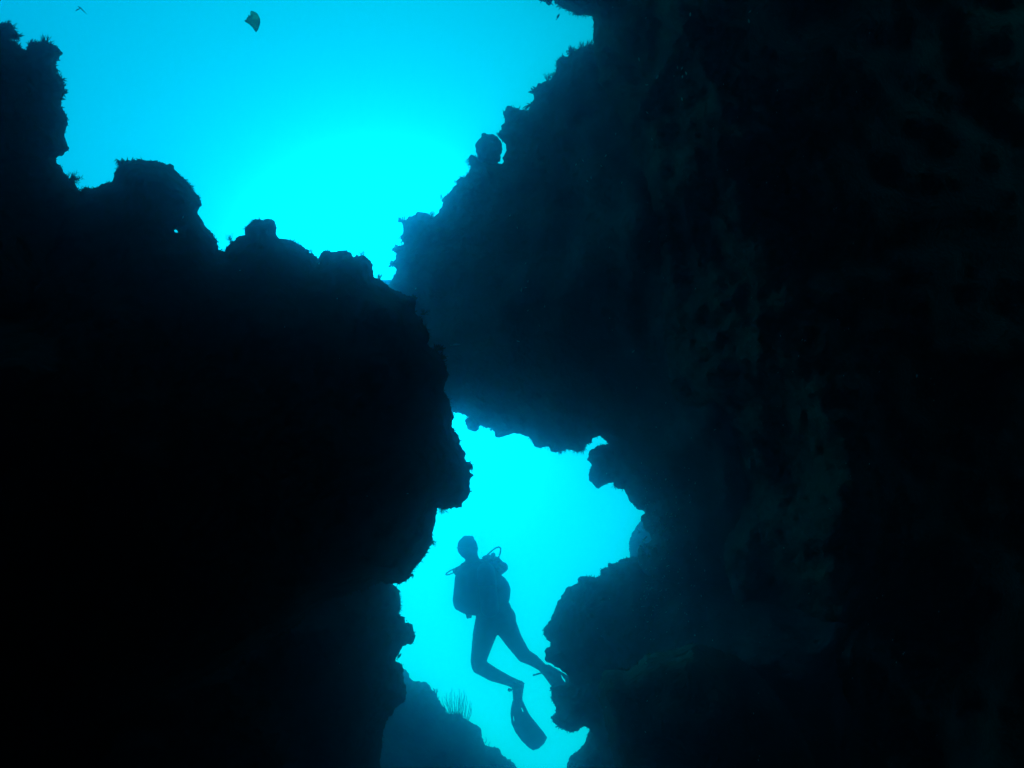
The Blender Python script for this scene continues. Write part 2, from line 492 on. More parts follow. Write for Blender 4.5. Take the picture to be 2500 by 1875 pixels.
K1 = [(1218,396),(1224,380),(1227,364),(1223,348),(1212,334),(1199,327),(1191,330),(1180,326),(1172,337),(1161,347),(1159,358),(1163,369),
      (1164,382),(1166,398),(1190,410)]
rock('boulder', K1, lambda x, y: 5.22, lambda d: 0.0, 0.2, rnd=34, frnd=0.2, amp=0.03, turf=0.25, turf_len=3,
     label='round rock knob standing on the slope of the hazed wall')
K3 = [(1476,1085),(1459,1088),(1438,1105),(1434,1124),(1444,1137),(1438,1152),(1438,1171),(1456,1190),(1475,1184),(1494,1179),(1505,1170),
      (1530,1150),(1540,1110),(1510,1088)]
rock('boulder', K3, lambda x, y: 5.0, lambda d: 0.0, 0.3, rnd=40, frnd=0.2, amp=0.03, turf=0.2, turf_len=3,
     label='two-lobed rock knob hanging at the right rim of the lower opening')

R2 = [(1610,1230),(1563,1273),(1551,1289),(1539,1311),(1536,1336),(1539,1361),(1548,1420),(1660,1440),(1760,1360),(1720,1240)]
rock('boulder', R2, lambda x, y: 9.0, lambda d: 0.002 * min(d, 100), 0.8, rnd=70, frnd=0.4, rough=0.35, turf=0.4, turf_len=3,
     label='pale hazy boulder seen at the right rim behind the lower opening')

R3 = [(2300,1200),(1900,1290),(1700,1325),(1620,1350),(1575,1362),(1535,1362),(1513,1368),(1506,1372),(1487,1376),(1484,1384),(1468,1391),(1465,1402),(1452,1409),(1433,1407),
      (1414,1412),(1410,1428),(1389,1433),(1376,1447),(1359,1473),(1353,1489),(1345,1508),(1331,1533),(1331,1552),(1337,1564),(1343,1568),
      (1342,1579),(1331,1586),(1330,1600),(1334,1613),(1343,1618),(1358,1628),(1374,1638),(1386,1655),(1388,1668),(1372,1672),(1346,1676),
      (1347,1685),(1346,1704),(1352,1720),(1356,1742),(1346,1749),(1351,1761),(1366,1777),(1388,1787),(1407,1788),(1416,1780),(1435,1777),
      (1450,1800),(1480,1900),(1520,2100),(1600,2700),(2300,2700)]
rock('boulder', R3, lambda x, y: 5.5 - 0.6 * min(1, max(0, (x - 1330) / 500)), lambda d: 0.0040 * min(d, 320), 1.0, rnd=70, frnd=0.3,
     label='big rounded rock right of the diver legs, touched by the far fin', turf=1.0, turf_len=4)

R4 = [(1480,1745),(1440,1782),(1434,1793),(1423,1821),(1407,1834),(1394,1847),(1385,1863),(1383,1875),(1378,1950),(1395,2700),(1900,2700),(1800,1800),(1620,1720)]
rock('rock_mound', R4, lambda x, y: 6.0, lambda d: 0.002 * min(d, 200), 0.9, rnd=60, frnd=0.3,
     label='small hazy rock shoulder in the lower right corner of the opening', turf=0.6, turf_len=4)

B4 = [(1462,1690),(1468,1655),(1482,1636),(1530,1636),(1556,1620),(1570,1602),(1600,1592),(1650,1584),(1690,1570),(1730,1578),(1800,1605),(1900,1700),
      (2000,1900),(2100,2700),(1560,2700),(1530,2000),(1500,1860),(1478,1770)]
rock('boulder', B4, lambda x, y: 3.05, lambda d: 0.0012 * min(d, 260), 0.7, rnd=60, frnd=0.25, mat=M_ROCKG,
     label='dark boulder with a mossy crest low on the right', turf=1.0, turf_len=6)

R0 = [(1000,-700),(1180,-200),(1290,-20),(1313,0),(1326,5),(1334,11),(1340,14),(1346,9),(1350,1),(1359,11),(1375,21),(1394,30),(1406,37),(1417,39),(1432,39),(1447,41),
      (1447,57),(1450,73),(1447,95),(1448,112),(1449,140),(1460,170),(1462,200),(1480,225),(1500,262),(1540,340),(1570,430),(1590,540),
      (1610,660),(1620,780),(1630,880),(1640,950),(1673,992),(1755,1027),(1790,1078),(1806,1147),(1822,1189),(1805,1260),(1770,1330),
      (1775,1400),(1800,1480),(1840,1560),(1850,1650),(1830,1760),(1840,1900),(1900,2700),(3400,2700),(3400,-700)]
rock('rock_cliff', R0, lambda x, y: 4.1, lambda d: 0.0024 * min(d, 230) - 0.0003 * max(0, min(d, 900) - 230), 1.0, rnd=40, frnd=0.12, mat=M_ROCKG, amp=0.13, crag=1.6, fine=0.62,
     label='black craggy cave wall along the whole right side', turf=1.0, turf_len=8)

F1 = [(820,700),(900,686),(934,683.5),(957,683.5),(985,690),(1060,720),(1080,800),(900,820)]
rock('rock_outcrop', F1, lambda x, y: 9.5, lambda d: 0.0, 0.8, rnd=40, frnd=0.4, rough=0.25, turf=0,
     label='sliver of a far pale ledge at the foot of the upper opening')

# ------------------------------------------------------------------ the diver
D0 = 7.4
def J(px, py, dz=0.0):
    return P(px, py, D0 + dz)

def capsule(vs, fs, a, b, ra, rb, seg=14, rings=5):
    """rounded tapered limb from a to b"""
    ax = b - a
    L = ax.length
    t = ax.normalized() if L > 1e-6 else Vector((0, 0, 1))
    u = t.orthogonal().normalized(); w = t.cross(u)
    prof = []
    for i in range(rings + 1):
        an = math.pi / 2 * i / rings
        prof.append((a - t * ra * math.cos(an), ra * math.sin(an)))
    for i in range(rings + 1):
        an = math.pi / 2 * i / rings
        prof.append((b + t * rb * math.sin(an), rb * math.cos(an)))
    b0 = len(vs)
    for c, r in prof:
        for k in range(seg):
            an = 2 * math.pi * k / seg
            vs.append(c + (u * math.cos(an) + w * math.sin(an)) * max(r, 1e-4))
    for i in range(len(prof) - 1):
        for k in range(seg):
            k2 = (k + 1) % seg
            fs.append((b0 + i * seg + k, b0 + i * seg + k2, b0 + (i + 1) * seg + k2, b0 + (i + 1) * seg + k))
    fs.append(tuple(b0 + k for k in reversed(range(seg))))
    fs.append(tuple(b0 + (len(prof) - 1) * seg + k for k in range(seg)))

def fuse(name, vs, fs, voxel, mat, parent, smooth_it=4):
    """grows overlapping limbs together into one continuous skin"""
    me = pydata(name + '_raw', vs, fs)
    o = bpy.data.objects.new(name, me)
    C.objects.link(o)
    r = o.modifiers.new('r', 'REMESH'); r.mode = 'VOXEL'; r.voxel_size = voxel
    if smooth_it:
        sm = o.modifiers.new('s', 'SMOOTH'); sm.iterations = smooth_it; sm.factor = 0.5
    dg = bpy.context.evaluated_depsgraph_get()
    me2 = bpy.data.meshes.new_from_object(o.evaluated_get(dg))
    me2.name = name
    bpy.data.objects.remove(o)
    bpy.data.meshes.remove(me)
    return link(name, me2, mat, parent)

def tube(name, pts, r, mat, parent, sides=8, sub=6):
    """hose or strap: smooth tube through pts"""
    sp = []
    n = len(pts)
    for i in range(n - 1):
        p0, p1, p2, p3 = pts[max(i - 1, 0)], pts[i], pts[i + 1], pts[min(i + 2, n - 1)]
        for k in range(sub):
            t = k / sub
            sp.append(0.5 * ((2 * p1) + (p2 - p0) * t + (2 * p0 - 5 * p1 + 4 * p2 - p3) * t * t + (3 * p1 - p0 - 3 * p2 + p3) * t ** 3))
    sp.append(pts[-1])
    vs, fs = [], []
    blade(vs, fs, sp, [r] * len(sp), sides)
    return link(name, pydata(name, vs, fs), mat, parent)

def puff(name, outline, D, front, back, rnd, mat, parent, slope=lambda x, y: 0.0, holes=(), step=3.0, grid=5.0):
    """soft solid from its profile: rounded towards and away from the lens"""
    def dens(pl):
        out = []
        for i in range(len(pl)):
            a, b = pl[i], pl[(i + 1) % len(pl)]
            k = max(1, int(math.hypot(b[0] - a[0], b[1] - a[1]) / step))
            out += [(a[0] + (b[0] - a[0]) * j / k, a[1] + (b[1] - a[1]) * j / k) for j in range(k)]
        return np.array(out)
    loops = [dens(outline)] + [dens(h) for h in holes]
    poly = loops[0]
    lo, hi = poly.min(0), poly.max(0)
    gx, gy = np.meshgrid(np.arange(lo[0], hi[0], grid), np.arange(lo[1], hi[1], grid))
    g = np.stack([gx.ravel(), gy.ravel()], 1)
    ok = inside_poly(g, poly) & (dist_poly(g, poly) > grid * 0.4)
    for h in loops[1:]:
        ok &= ~inside_poly(g, h) & (dist_poly(g, h) > grid * 0.4)
    g = g[ok]
    allv = [tuple(v) for lp in loops for v in lp] + [tuple(v) for v in g]
    edges, b0 = [], 0
    for lp in loops:
        edges += [(b0 + i, b0 + (i + 1) % len(lp)) for i in range(len(lp))]
        b0 += len(lp)
    v2, _, f2, *_ = geometry.delaunay_2d_cdt([Vector(v) for v in allv], edges, [], 0, 1e-5)
    v2 = np.array([tuple(v) for v in v2]); f2 = np.array([tuple(f) for f in f2])
    cen = v2[f2].mean(1)
    ok = inside_poly(cen, poly)
    for h in loops[1:]:
        ok &= ~inside_poly(cen, h)
    f2 = f2[ok]
    dd = dist_poly(v2, poly)
    for h in loops[1:]:
        dd = np.minimum(dd, dist_poly(v2, h))
    lip = np.sqrt(np.clip(1 - (1 - np.clip(dd / rnd, 0, 1)) ** 2, 0, 1))
    dep = D + np.array([slope(x, y) for x, y in v2])
    e = 0.004
    F = Parr(v2[:, 0], v2[:, 1], dep - front * lip - e)
    B = Parr(v2[:, 0], v2[:, 1], dep + back * lip + e)
    a, b, c = v2[f2[:, 0]], v2[f2[:, 1]], v2[f2[:, 2]]
    cr = (b[:, 0] - a[:, 0]) * (c[:, 1] - a[:, 1]) - (b[:, 1] - a[:, 1]) * (c[:, 0] - a[:, 0])
    f2 = np.where((cr > 0)[:, None], f2[:, ::-1], f2)
    n = len(v2)
    faces = [tuple(f) for f in f2] + [tuple(n + k for k in reversed(f)) for f in f2]
    ed = {}
    for f in f2:
        for i in range(3):
            ed[(f[i], f[(i + 1) % 3])] = 1
    for (p, q) in list(ed):
        if (q, p) not in ed:
            faces.append((q, p, n + p, n + q))
    return link(name, pydata(name, np.concatenate([F, B]), faces), mat, parent)

def build_diver():
    root = bpy.data.objects.new('person', None)
    C.objects.link(root)
    root.empty_display_size = 0.2
    tag(root, 'scuba diver in dark wetsuit hovering upright in the lower opening, one fin pointing down', 'person')
    # --- the body: one skin
    vs, fs = [], []
    cap = lambda a, b, ra, rb: capsule(vs, fs, J(*a), J(*b), ra * 1.085, rb * 1.085)
    cap((1141, 1334, .02), (1143, 1340, .02), .094, .094)          # skull (looking away, turned a little left)
    cap((1141, 1333, .06), (1141, 1340, .05), .086, .086)
    cap((1142, 1341, .06), (1150, 1357, .05), .086, .066)          # cheeks and jaw
    cap((1137, 1343, .135), (1138, 1348, .15), .018, .02)          # nose
    cap((1142, 1360, .10), (1144, 1362, .11), .035, .03)           # chin
    cap((1160, 1341, .03), (1162, 1349, .03), .02, .016)           # ears under the hood
    cap((1121, 1340, .05), (1122, 1347, .05), .02, .016)
    cap((1152, 1362, .01), (1160, 1388, -.01), .062, .072)         # neck
    cap((1140, 1393, .02), (1203, 1384, .02), .085, .09)           # shoulders
    cap((1158, 1402, .02), (1188, 1402, .02), .135, .135)          # chest
    cap((1165, 1425, .02), (1190, 1425, .02), .13, .13)
    cap((1172, 1455, .0), (1200, 1455, .0), .12, .12)              # waist
    cap((1192, 1492, -.01), (1216, 1490, -.01), .125, .125)        # hips
    cap((1194, 1512, -.02), (1228, 1510, -.02), .125, .122)
    cap((1192, 1518, -.02), (1182, 1552, .03), .125, .110)         # thigh, calf, ankle: near leg
    cap((1182, 1552, .03), (1168, 1612, .10), .110, .076)
    cap((1168, 1612, .10), (1170, 1626, .10), .076, .074)
    cap((1170, 1626, .10), (1203, 1646, .02), .072, .064)
    cap((1203, 1646, .02), (1246, 1664, -.10), .064, .043)
    cap((1246, 1664, -.10), (1262, 1672, -.13), .045, .044)        # heel and foot, inside the fin
    cap((1264, 1672, -.13), (1264, 1712, -.02), .044, .036)
    cap((1226, 1512, -.02), (1252, 1560, .02), .118, .086)         # far leg
    cap((1252, 1560, .02), (1279, 1600, .10), .086, .067)
    cap((1279, 1600, .10), (1302, 1612, .06), .066, .056)
    cap((1302, 1612, .06), (1324, 1629, .0), .056, .041)
    cap((1324, 1629, .0), (1330, 1637, -.02), .042, .042)
    cap((1330, 1637, -.02), (1352, 1658, .06), .042, .034)
    # arms folded in front of the chest (the far side)
    cap((1137, 1391, .03), (1118, 1395, .17), .06, .045)
    cap((1118, 1395, .17), (1160, 1428, .30), .045, .032)
    cap((1207, 1382, .03), (1228, 1385, .16), .068, .05)
    cap((1228, 1385, .16), (1178, 1434, .31), .047, .032)
    for wx, wy, s in ((1160, 1428, 1), (1178, 1434, -1)):          # hands: palm, four fingers, thumb
        cap((wx, wy, .30), (wx + 14 * s, wy + 5, .325), .032, .036)
        for k in range(4):
            l_ = (16, 19, 18, 14)[k]
            a_ = (wx + 18 * s, wy + 0.5 + 3.3 * k, .33)
            m_ = (wx + (18 + l_ * .55) * s, wy + 1.5 + 3.5 * k, .345)
            e_ = (wx + (18 + l_ * .85) * s, wy + 3 + 3.5 * k, .325)
            cap(a_, m_, .0095, .009); cap(m_, e_, .009, .008)
        cap((wx + 5 * s, wy - 4, .31), (wx + 13 * s, wy - 11, .33), .012, .010)
        cap((wx + 13 * s, wy - 11, .33), (wx + 19 * s, wy - 10, .34), .010, .009)
    fuse('body', vs, fs, 0.011, M_SUIT, root, 3)
    # --- hair, mask and regulator on the far side of the head
    vs, fs = [], []
    for k in range(9):
        an = math.pi * (k / 8)
        capsule(vs, fs, J(1141 + 17 * math.cos(an), 1331 - 14 * math.sin(an), .0), J(1141 + 15 * math.cos(an), 1330 - 13 * math.sin(an), .09), .03, .03)
    capsule(vs, fs, J(1136, 1316, .03), J(1150, 1316, .03), .035, .034)
    fuse('hair', vs, fs, 0.009, plain_mat('hair', (0.03, 0.022, 0.016), rough=0.8, scale=120, var=0.5), root, 2)
    mk = puff('dive_mask', [(1122, 1334), (1131, 1330), (1148, 1330), (1158, 1334), (1158, 1344), (1148, 1349), (1141, 1343), (1134, 1349), (1123, 1344)],
              D0 + .15, .03, .03, 6, M_RUBBER, root)
    puff('lens', [(1126, 1335), (1154, 1335), (1153, 1342), (1142, 1340), (1128, 1342)], D0 + .185, .004, .006, 4, M_GLASS, mk)
    tube('mask_strap', [J(1121, 1338, .15), J(1116, 1337, .05), J(1124, 1337, -.06), J(1142, 1337, -.082), J(1160, 1338, -.05), J(1166.5, 1339, .05), J(1160, 1338, .15)], .006, M_RUBBER, root)
    rg = puff('regulator', [(1133, 1353), (1146, 1353), (1149, 1360), (1144, 1366), (1135, 1365), (1131, 1359)], D0 + .20, .04, .035, 8, M_RUBBER, root)
    # --- buoyancy vest and tank (on the back, towards us)
    vest = puff('buoyancy_vest', [(1135, 1378), (1122, 1384), (1114, 1392), (1113, 1402), (1110, 1412), (1109, 1430), (1106.5, 1450), (1105, 1465), (1107, 1478), (1111.5, 1487),
                                  (1128, 1496), (1138, 1500.5), (1160, 1503), (1200, 1500), (1230, 1488), (1239, 1474), (1243.5, 1465), (1245, 1455), (1246.5, 1438), (1242, 1424),
                                  (1233, 1411), (1221, 1402), (1218, 1394), (1208, 1380), (1190, 1372), (1172, 1366), (1150, 1374)],
                D0 - .03, .20, .22, 30, M_VEST, root)
    puff('weight_pocket', [(1136, 1498), (1140, 1510.5), (1151, 1508.5), (1152, 1500)], D0 - .02, .05, .05, 6, M_VEST, vest)
    puff('shoulder_pad', [(1176, 1362), (1181, 1357), (1193, 1353.5), (1210, 1358), (1218, 1360.5), (1225, 1369), (1234, 1377), (1238.5, 1386), (1234, 1393), (1221, 1395), (1200, 1390)],
         D0 + .04, .10, .12, 18, M_VEST, vest)
    puff('strap_end', [(1104.5, 1392), (1113, 1386), (1124, 1381), (1130, 1384), (1120, 1398), (1106, 1397)], D0 + .04, .03, .05, 8, M_VEST, vest)
    vs, fs = [], []
    capsule(vs, fs, J(1186, 1396, -.30), J(1196, 1484, -.29), .088, .090, 24, 8)
    tank = link('air_tank', pydata('air_tank', vs, fs), M_TANK, root)
    vs, fs = [], []
    capsule(vs, fs, J(1185, 1380, -.30), J(1184.5, 1372, -.30), .02, .018)
    capsule(vs, fs, J(1184.5, 1371, -.30), J(1200, 1366, -.29), .016, .018)
    capsule(vs, fs, J(1200, 1366, -.27), J(1204, 1355, -.2), .026, .024)
    link('valve', pydata('valve', vs, fs), M_METAL, tank)
    tube('tank_band', [J(1169, 1430, -.18), J(1166, 1430, -.30), J(1178, 1431, -.385), J(1192, 1431, -.395), J(1208, 1431, -.37), J(1215, 1430, -.29), J(1211, 1430, -.18)], .010, M_RUBBER, tank)
    # hoses: the loops that stand off both shoulders
    tube('hose', [J(1200, 1362, -.22), J(1190, 1356, -.12), J(1195, 1350, -.02), J(1205, 1341.5, .05), J(1214, 1336.5, .10), J(1220, 1336.5, .13), J(1222.5, 1341, .14), J(1221, 1350, .15), J(1217, 1361, .16), J(1205, 1385, .22), J(1160, 1372, .26), J(1142, 1361, .22)],
         .0075, M_RUBBER, root)
    tube('hose', [J(1130, 1383, -.04), J(1116, 1386.5, -.02), J(1104, 1391, 0), J(1095, 1396, .02), J(1089, 1401, .04), J(1090.5, 1403.2, .05), J(1098, 1402, .06), J(1108, 1398.5, .06), J(1122, 1402, .08)],
         .0065, M_RUBBER, root)
    # --- fins: foot pocket + blade with two rails and vents
    f1 = puff('fin', [(1251, 1713), (1247, 1731), (1246, 1743), (1249, 1767), (1258, 1787), (1274, 1809), (1292, 1826.5), (1302, 1832), (1316, 1827), (1328, 1816), (1336, 1801),
                      (1327, 1787), (1310, 1767), (1290, 1742), (1277, 1719), (1276, 1712)], D0 + .0, .010, .010, 5, M_FIN, root, slope=lambda x, y: 0.0016 * (y - 1712),
              holes=[[(1272.5, 1728), (1274.5, 1728), (1278, 1736), (1277.5, 1738.5), (1275, 1736)], [(1252.6, 1748), (1254.2, 1750), (1255.6, 1760), (1254.8, 1761.5), (1253, 1757)]], step=2.0, grid=4.0)
    for q in ([(1254, 1712), (1249.5, 1742), (1256, 1775), (1275, 1805), (1297, 1826)], [(1274, 1712), (1291, 1746), (1312, 1773), (1330, 1799)]):
        tube('rail', [J(x, y, 0.0016 * (y - 1712)) for x, y in q], .011, M_RUBBER, f1)
    vs, fs = [], []
    capsule(vs, fs, J(1264, 1684, -.10), J(1264, 1716, 0), .055, .046)
    capsule(vs, fs, J(1268, 1673, -.12), J(1264, 1690, -.09), .048, .054)
    fuse('foot_pocket', vs, fs, 0.010, M_RUBBER, f1, 2)
    tube('strap', [J(1250, 1684, -.08), J(1262, 1664, -.17), J(1279, 1669, -.12)], .009, M_RUBBER, f1)
    puff('buckle', [(1239, 1684), (1241, 1680), (1247, 1681), (1250, 1687), (1245, 1689), (1241, 1688)], D0 - .08, .012, .012, 3, M_RUBBER, f1)
    f2 = puff('fin', [(1323, 1640), (1331, 1650), (1346, 1674), (1366, 1703), (1392, 1728), (1424, 1724), (1432, 1700), (1412, 1676), (1392, 1655), (1366, 1638), (1345, 1626), (1334, 1622)],
              D0 + .0, .010, .010, 5, M_FIN, root, slope=lambda x, y: 0.0012 * (x - 1325),
              holes=[[(1369, 1647), (1372, 1650), (1380, 1661), (1381, 1665), (1378, 1664), (1372, 1656)]], step=2.0, grid=4.0)
    for q in ([(1326, 1644), (1347, 1673), (1368, 1702), (1390, 1725)], [(1338, 1624), (1366, 1640), (1392, 1658), (1428, 1700)]):
        tube('rail', [J(x, y, 0.0012 * (x - 1325)) for x, y in q], .009, M_RUBBER, f2)
    vs, fs = [], []
    capsule(vs, fs, J(1331, 1636, -.01), J(1350, 1656, .04), .046, .04)
    fuse('foot_pocket', vs, fs, 0.010, M_RUBBER, f2, 2)
    tube('strap', [J(1330, 1640, -.04), J(1322, 1643, -.05), J(1314, 1645, -.05), J(1301, 1649, -.05)], .008, M_RUBBER, f2)
    return root
diver = build_diver()

# ------------------------------------------------------------------ sea whips, seaweed
def whip_colony(name, label, rods, D, r=0.0037):
    base = P(sum(b[0] for b, t in rods) / len(rods), max(b[1] for b, t in rods), D)
    o = bpy.data.objects.new(name, None); o.location = base; C.objects.link(o); o.empty_display_size = 0.05
    tag(o, label, 'coral')
    for (bx, by), (tx, ty) in rods:
        dz = random.uniform(-0.12, 0.12)
        pts = []
        bend = random.uniform(-3.5, 3.5)
        for k in range(7):
            t = k / 6
            pts.append(P(bx + (tx - bx) * t + bend * math.sin(math.pi * t) + random.uniform(-.4, .4), by + (ty - by) * t, D + dz * (0.4 + t)) - base)
        vs, fs = [], []
        blade(vs, fs, pts, [r * (1.15 - 0.55 * k / 6) for k in range(7)], 5)
        link('branch', pydata('branch', vs, fs), M_WHIP, o)
    return o
rods = [((1094,1742),(1079,1702)),((1096,1741),(1085,1712)),((1098,1740),(1091,1692)),((1102,1741),(1096,1705)),((1105,1742),(1103,1681)),((1108,1742),(1099,1690)),
        ((1110,1742),(1109,1690)),((1114,1742),(1113,1700)),((1117,1743),(1121,1681)),((1120,1744),(1117,1697)),((1122,1745),(1127,1691)),((1125,1747),(1122,1702)),
        ((1128,1748),(1133,1686)),((1130,1750),(1131,1705)),((1133,1752),(1139,1699)),((1136,1754),(1142,1711)),((1139,1755),(1148,1711)),((1141,1757),(1151,1716)),((1143,1758),(1150,1728)),
        ((1100,1741),(1084,1699)),((1112,1742),(1106,1712)),((1127,1748),(1136,1694))]
whip_colony('sea_whip', 'feathery clump of thin upright sea whips on the crest of the bottom mound', rods, 8.25)
whip_colony('sea_whip', 'two short lone sea whips lower down the bottom mound', [((1184,1815),(1186,1800)),((1195,1824),(1197,1811))], 8.2)
whip_colony('finger_coral', 'small finger coral on the mound just left of the sea whips',
            [((1056,1688),(1051,1679)),((1060,1692),(1058,1681)),((1063,1697),(1067,1682)),((1066,1699),(1069,1687)),((1058,1690),(1063,1684))], 8.25, 0.008)

def tuft(label, x, y, D, ang, n, ln, spread=0.7, wid=1.1, fork=0, leafy=False, name='seaweed', group=None, mat=None):
    """one algae plant: solid tapered fronds from a shared foot; ang = screen direction in degrees (90 = up)"""
    base = P(x, y, D)
    vs, fs = [], []
    s = D / FPX
    def frond(x0, y0, d0, a, l_, w, lev):
        pts, x_, y_, d_ = [], x0, y0, d0
        a_ = a
        ddz = random.uniform(-0.5, 0.5)
        k_ = 5
        for k in range(k_):
            pts.append(P(x_, y_, d_) - base)
            x_ += math.cos(a_) * l_ / (k_ - 1); y_ -= math.sin(a_) * l_ / (k_ - 1); d_ += ddz * l_ * s / (k_ - 1)
            a_ += random.uniform(-0.22, 0.22)
            if lev > 0 and 0 < k < k_ - 1:
                for sg in (-1, 1):
                    if random.random() < 0.75:
                        frond(x_, y_, d_, a_ + sg * random.uniform(0.4, 0.9), l_ * random.uniform(0.3, 0.5), w * 0.7, lev - 1)
        prof = [0.6, 1.2, 1.5, 1.2, 0.3] if leafy else [1.1, 1.0, 0.9, 0.7, 0.2]
        blade(vs, fs, pts, [w * s * q for q in prof], 4 if leafy else 3)
    n = int(n * 1.7)
    for i in range(n):
        a = R(ang) + random.uniform(-spread, spread)
        frond(x + random.uniform(-1, 1) * n * 0.33, y + random.uniform(-1, 1), D + random.uniform(-.04, .04), a, ln * random.uniform(0.55, 1.1), wid * random.uniform(0.5, 0.95), fork)
    w_ = n * 0.36 + 1.5
    blade(vs, fs, [P(x - w_, y + 1.5, D) - base, P(x - w_ * .5, y + 1, D) - base, P(x + w_ * .5, y + 1, D) - base, P(x + w_, y + 1.5, D) - base], [.5 * s, 2.4 * s, 2.4 * s, .5 * s], 6)   # holdfast
    o = link(name, pydata(name, vs, fs), mat or M_WEED)
    o.location = base
    return tag(o, label, 'seaweed', group)

tuft('brushy tuft on the top step of the hazed wall, by the upper right corner', 1394, 124, 5.0, 92, 9, 14, 0.35)
tuft('tall bladed tuft in the upper right corner, against the black wall', 1436, 117, 4.95, 82, 12, 22, 0.4, wid=1.3)
tuft('spiky tuft between the two brushes at the upper right corner', 1420, 117, 4.97, 90, 8, 17, 0.4)
tuft('forked bush of seaweed on the wall crest, second step down', 1336, 199, 5.05, 95, 6, 18, 0.7, fork=1)
tuft('small forked sprig on the wall crest beside the black wall side of the bush', 1350, 189, 5.02, 100, 3, 12, 0.5, fork=1)
tuft('dense leafy weed hanging over the wall edge above the square block', 1306, 222, 5.1, 165, 9, 14, 0.9, wid=1.6, leafy=True)
tuft('drooping strands of weed where the square block meets the wall', 1296, 256, 5.1, 215, 8, 18, 0.8, wid=1.3, leafy=True)
tuft('thin twig standing out from the wall slope below the round knob', 1081, 490, 5.15, 118, 3, 17, 0.3, wid=0.7, fork=1)
tuft('leafy weed at the left corner of the shelf below the wall slope', 984, 540, 5.3, 150, 9, 13, 0.9, wid=1.6, leafy=True)
tuft('feathery weed at the right end of the shelf below the wall slope', 1055, 529, 5.2, 90, 6, 12, 0.6, wid=0.7, fork=1)
tuft('leafy cluster on the wall edge, upper of the two above the gap', 968, 608, 5.35, 160, 10, 12, 1.0, wid=1.7, leafy=True)
tuft('leafy cluster on the wall edge, lower of the two above the gap', 962, 645, 5.35, 170, 10, 11, 1.2, wid=1.7, leafy=True)
tuft('feathery weed left of the small square hump on the left rock', 566, 592, 2.03, 115, 7, 20, 0.5, wid=0.6, fork=1)
tuft('fine hairy weed on the right slope of the humped left rock', 763, 620, 2.03, 110, 4, 12, 0.4, wid=0.5, fork=1)
tuft('feathery weed on the last low hump of the left rock', 884, 626, 2.03, 85, 6, 16, 0.7, wid=0.5, fork=1)
tuft('curly weed at the foot of the last low hump beside the gap', 921, 682, 2.03, 60, 7, 17, 0.7, wid=0.5, fork=1)
tuft('green leafy clump on the shoulder of the left rock below the gap', 1008, 731, 2.03, 50, 10, 13, 1.0, wid=1.5, leafy=True)
tuft('star-shaped sprig on the left rock edge below the green clump', 1032, 766, 2.03, 60, 7, 14, 1.2, wid=0.8, fork=1)
tuft('larger green clump bulging from the left rock edge halfway down', 1068, 853, 2.03, 45, 12, 15, 1.0, wid=1.6, leafy=True)
tuft('small green sprig just under the larger clump on the left rock edge', 1080, 873, 2.03, 30, 7, 12, 0.9, wid=1.2, leafy=True)
tuft('fringe of fine weed hanging under the square step of the left rock', 1082, 1241, 2.03, 265, 9, 16, 0.9, wid=0.5, fork=1)
tuft('dark frilly weed on the left rock edge beside the diver head', 1052, 1322, 2.03, 350, 10, 12, 1.2, wid=0.8, fork=1)
tuft('curled weed at the lowest corner of the left rock edge', 1003, 1404, 2.03, 330, 6, 10, 1.0, wid=1.1, leafy=True)
tuft('blurred shaggy crest of weed on top of the left pillar', 110, 104, 1.9, 60, 14, 22, 0.8, wid=1.3)
tuft('wispy weed at the topmost left corner of the pillar', 22, 70, 1.9, 20, 10, 22, 0.8, wid=1.4)
tuft('bushy weed in the notch between the pillar and the left rock', 172, 440, 1.9, 40, 14, 20, 0.9, wid=1.2, fork=1)

# ------------------------------------------------------------------ fish and drifting things
def fish(label, head, tail, D, mat=M_FISH, deep=0.32):
    a, b = P(*head, D), P(*tail, D + 0.01)
    ax = (b - a); L = ax.length; t = ax.normalized()
    up = Vector((0, -SP, CP)); up = (up - t * up.dot(t)).normalized(); sd = t.cross(up)
    root = bpy.data.objects.new('fish', None); root.location = a; root.empty_display_size = 0.02; C.objects.link(root)
    tag(root, label, 'fish')
    prof = [(0, .02), (.06, .35), (.16, .72), (.32, 1.0), (.5, .92), (.68, .6), (.82, .3), (.88, .22)]
    vs, fs, n = [], [], 10
    for (q, r) in prof:
        for k in range(n):
            an = 2 * math.pi * k / n
            vs.append(t * L * q + up * math.cos(an) * r * L * deep * .5 + sd * math.sin(an) * r * L * deep * .27)
    for i in range(len(prof) - 1):
        for k in range(n):
            k2 = (k + 1) % n
            fs.append((i * n + k, i * n + k2, (i + 1) * n + k2, (i + 1) * n + k))
    fs.append(tuple(reversed(range(n)))); fs.append(tuple((len(prof) - 1) * n + k for k in range(n)))
    link('body', pydata('fish_body', vs, fs), mat, root)
    def fin(nm, pts):
        m = len(pts); e = sd * L * 0.006
        v = [p + e for p in pts] + [p - e for p in pts]
        f = [tuple(range(m)), tuple(range(2 * m - 1, m - 1, -1))] + [(i, m + i, m + (i + 1) % m, (i + 1) % m) for i in range(m)]
        link(nm, pydata(nm, v, f), mat, root, smooth=False)
    fin('tail_fin', [t * L * .85 + up * L * .03, t * L + up * L * deep * .5, t * L * .94, t * L - up * L * deep * .5, t * L * .85 - up * L * .03])
    fin('back_fin', [t * L * .28 + up * L * deep * .45, t * L * .42 + up * L * deep * .7, t * L * .68 + up * L * deep * .42, t * L * .7 + up * L * deep * .25])
    return root
fish('small dark fish in open water under the upper right overhang', (1366, 33), (1358, 49), 3.6, deep=0.34)
fish('thin dark fish in the notch of the rock column left of the diver knee', (980, 1595), (968, 1611), 3.35, deep=0.22)
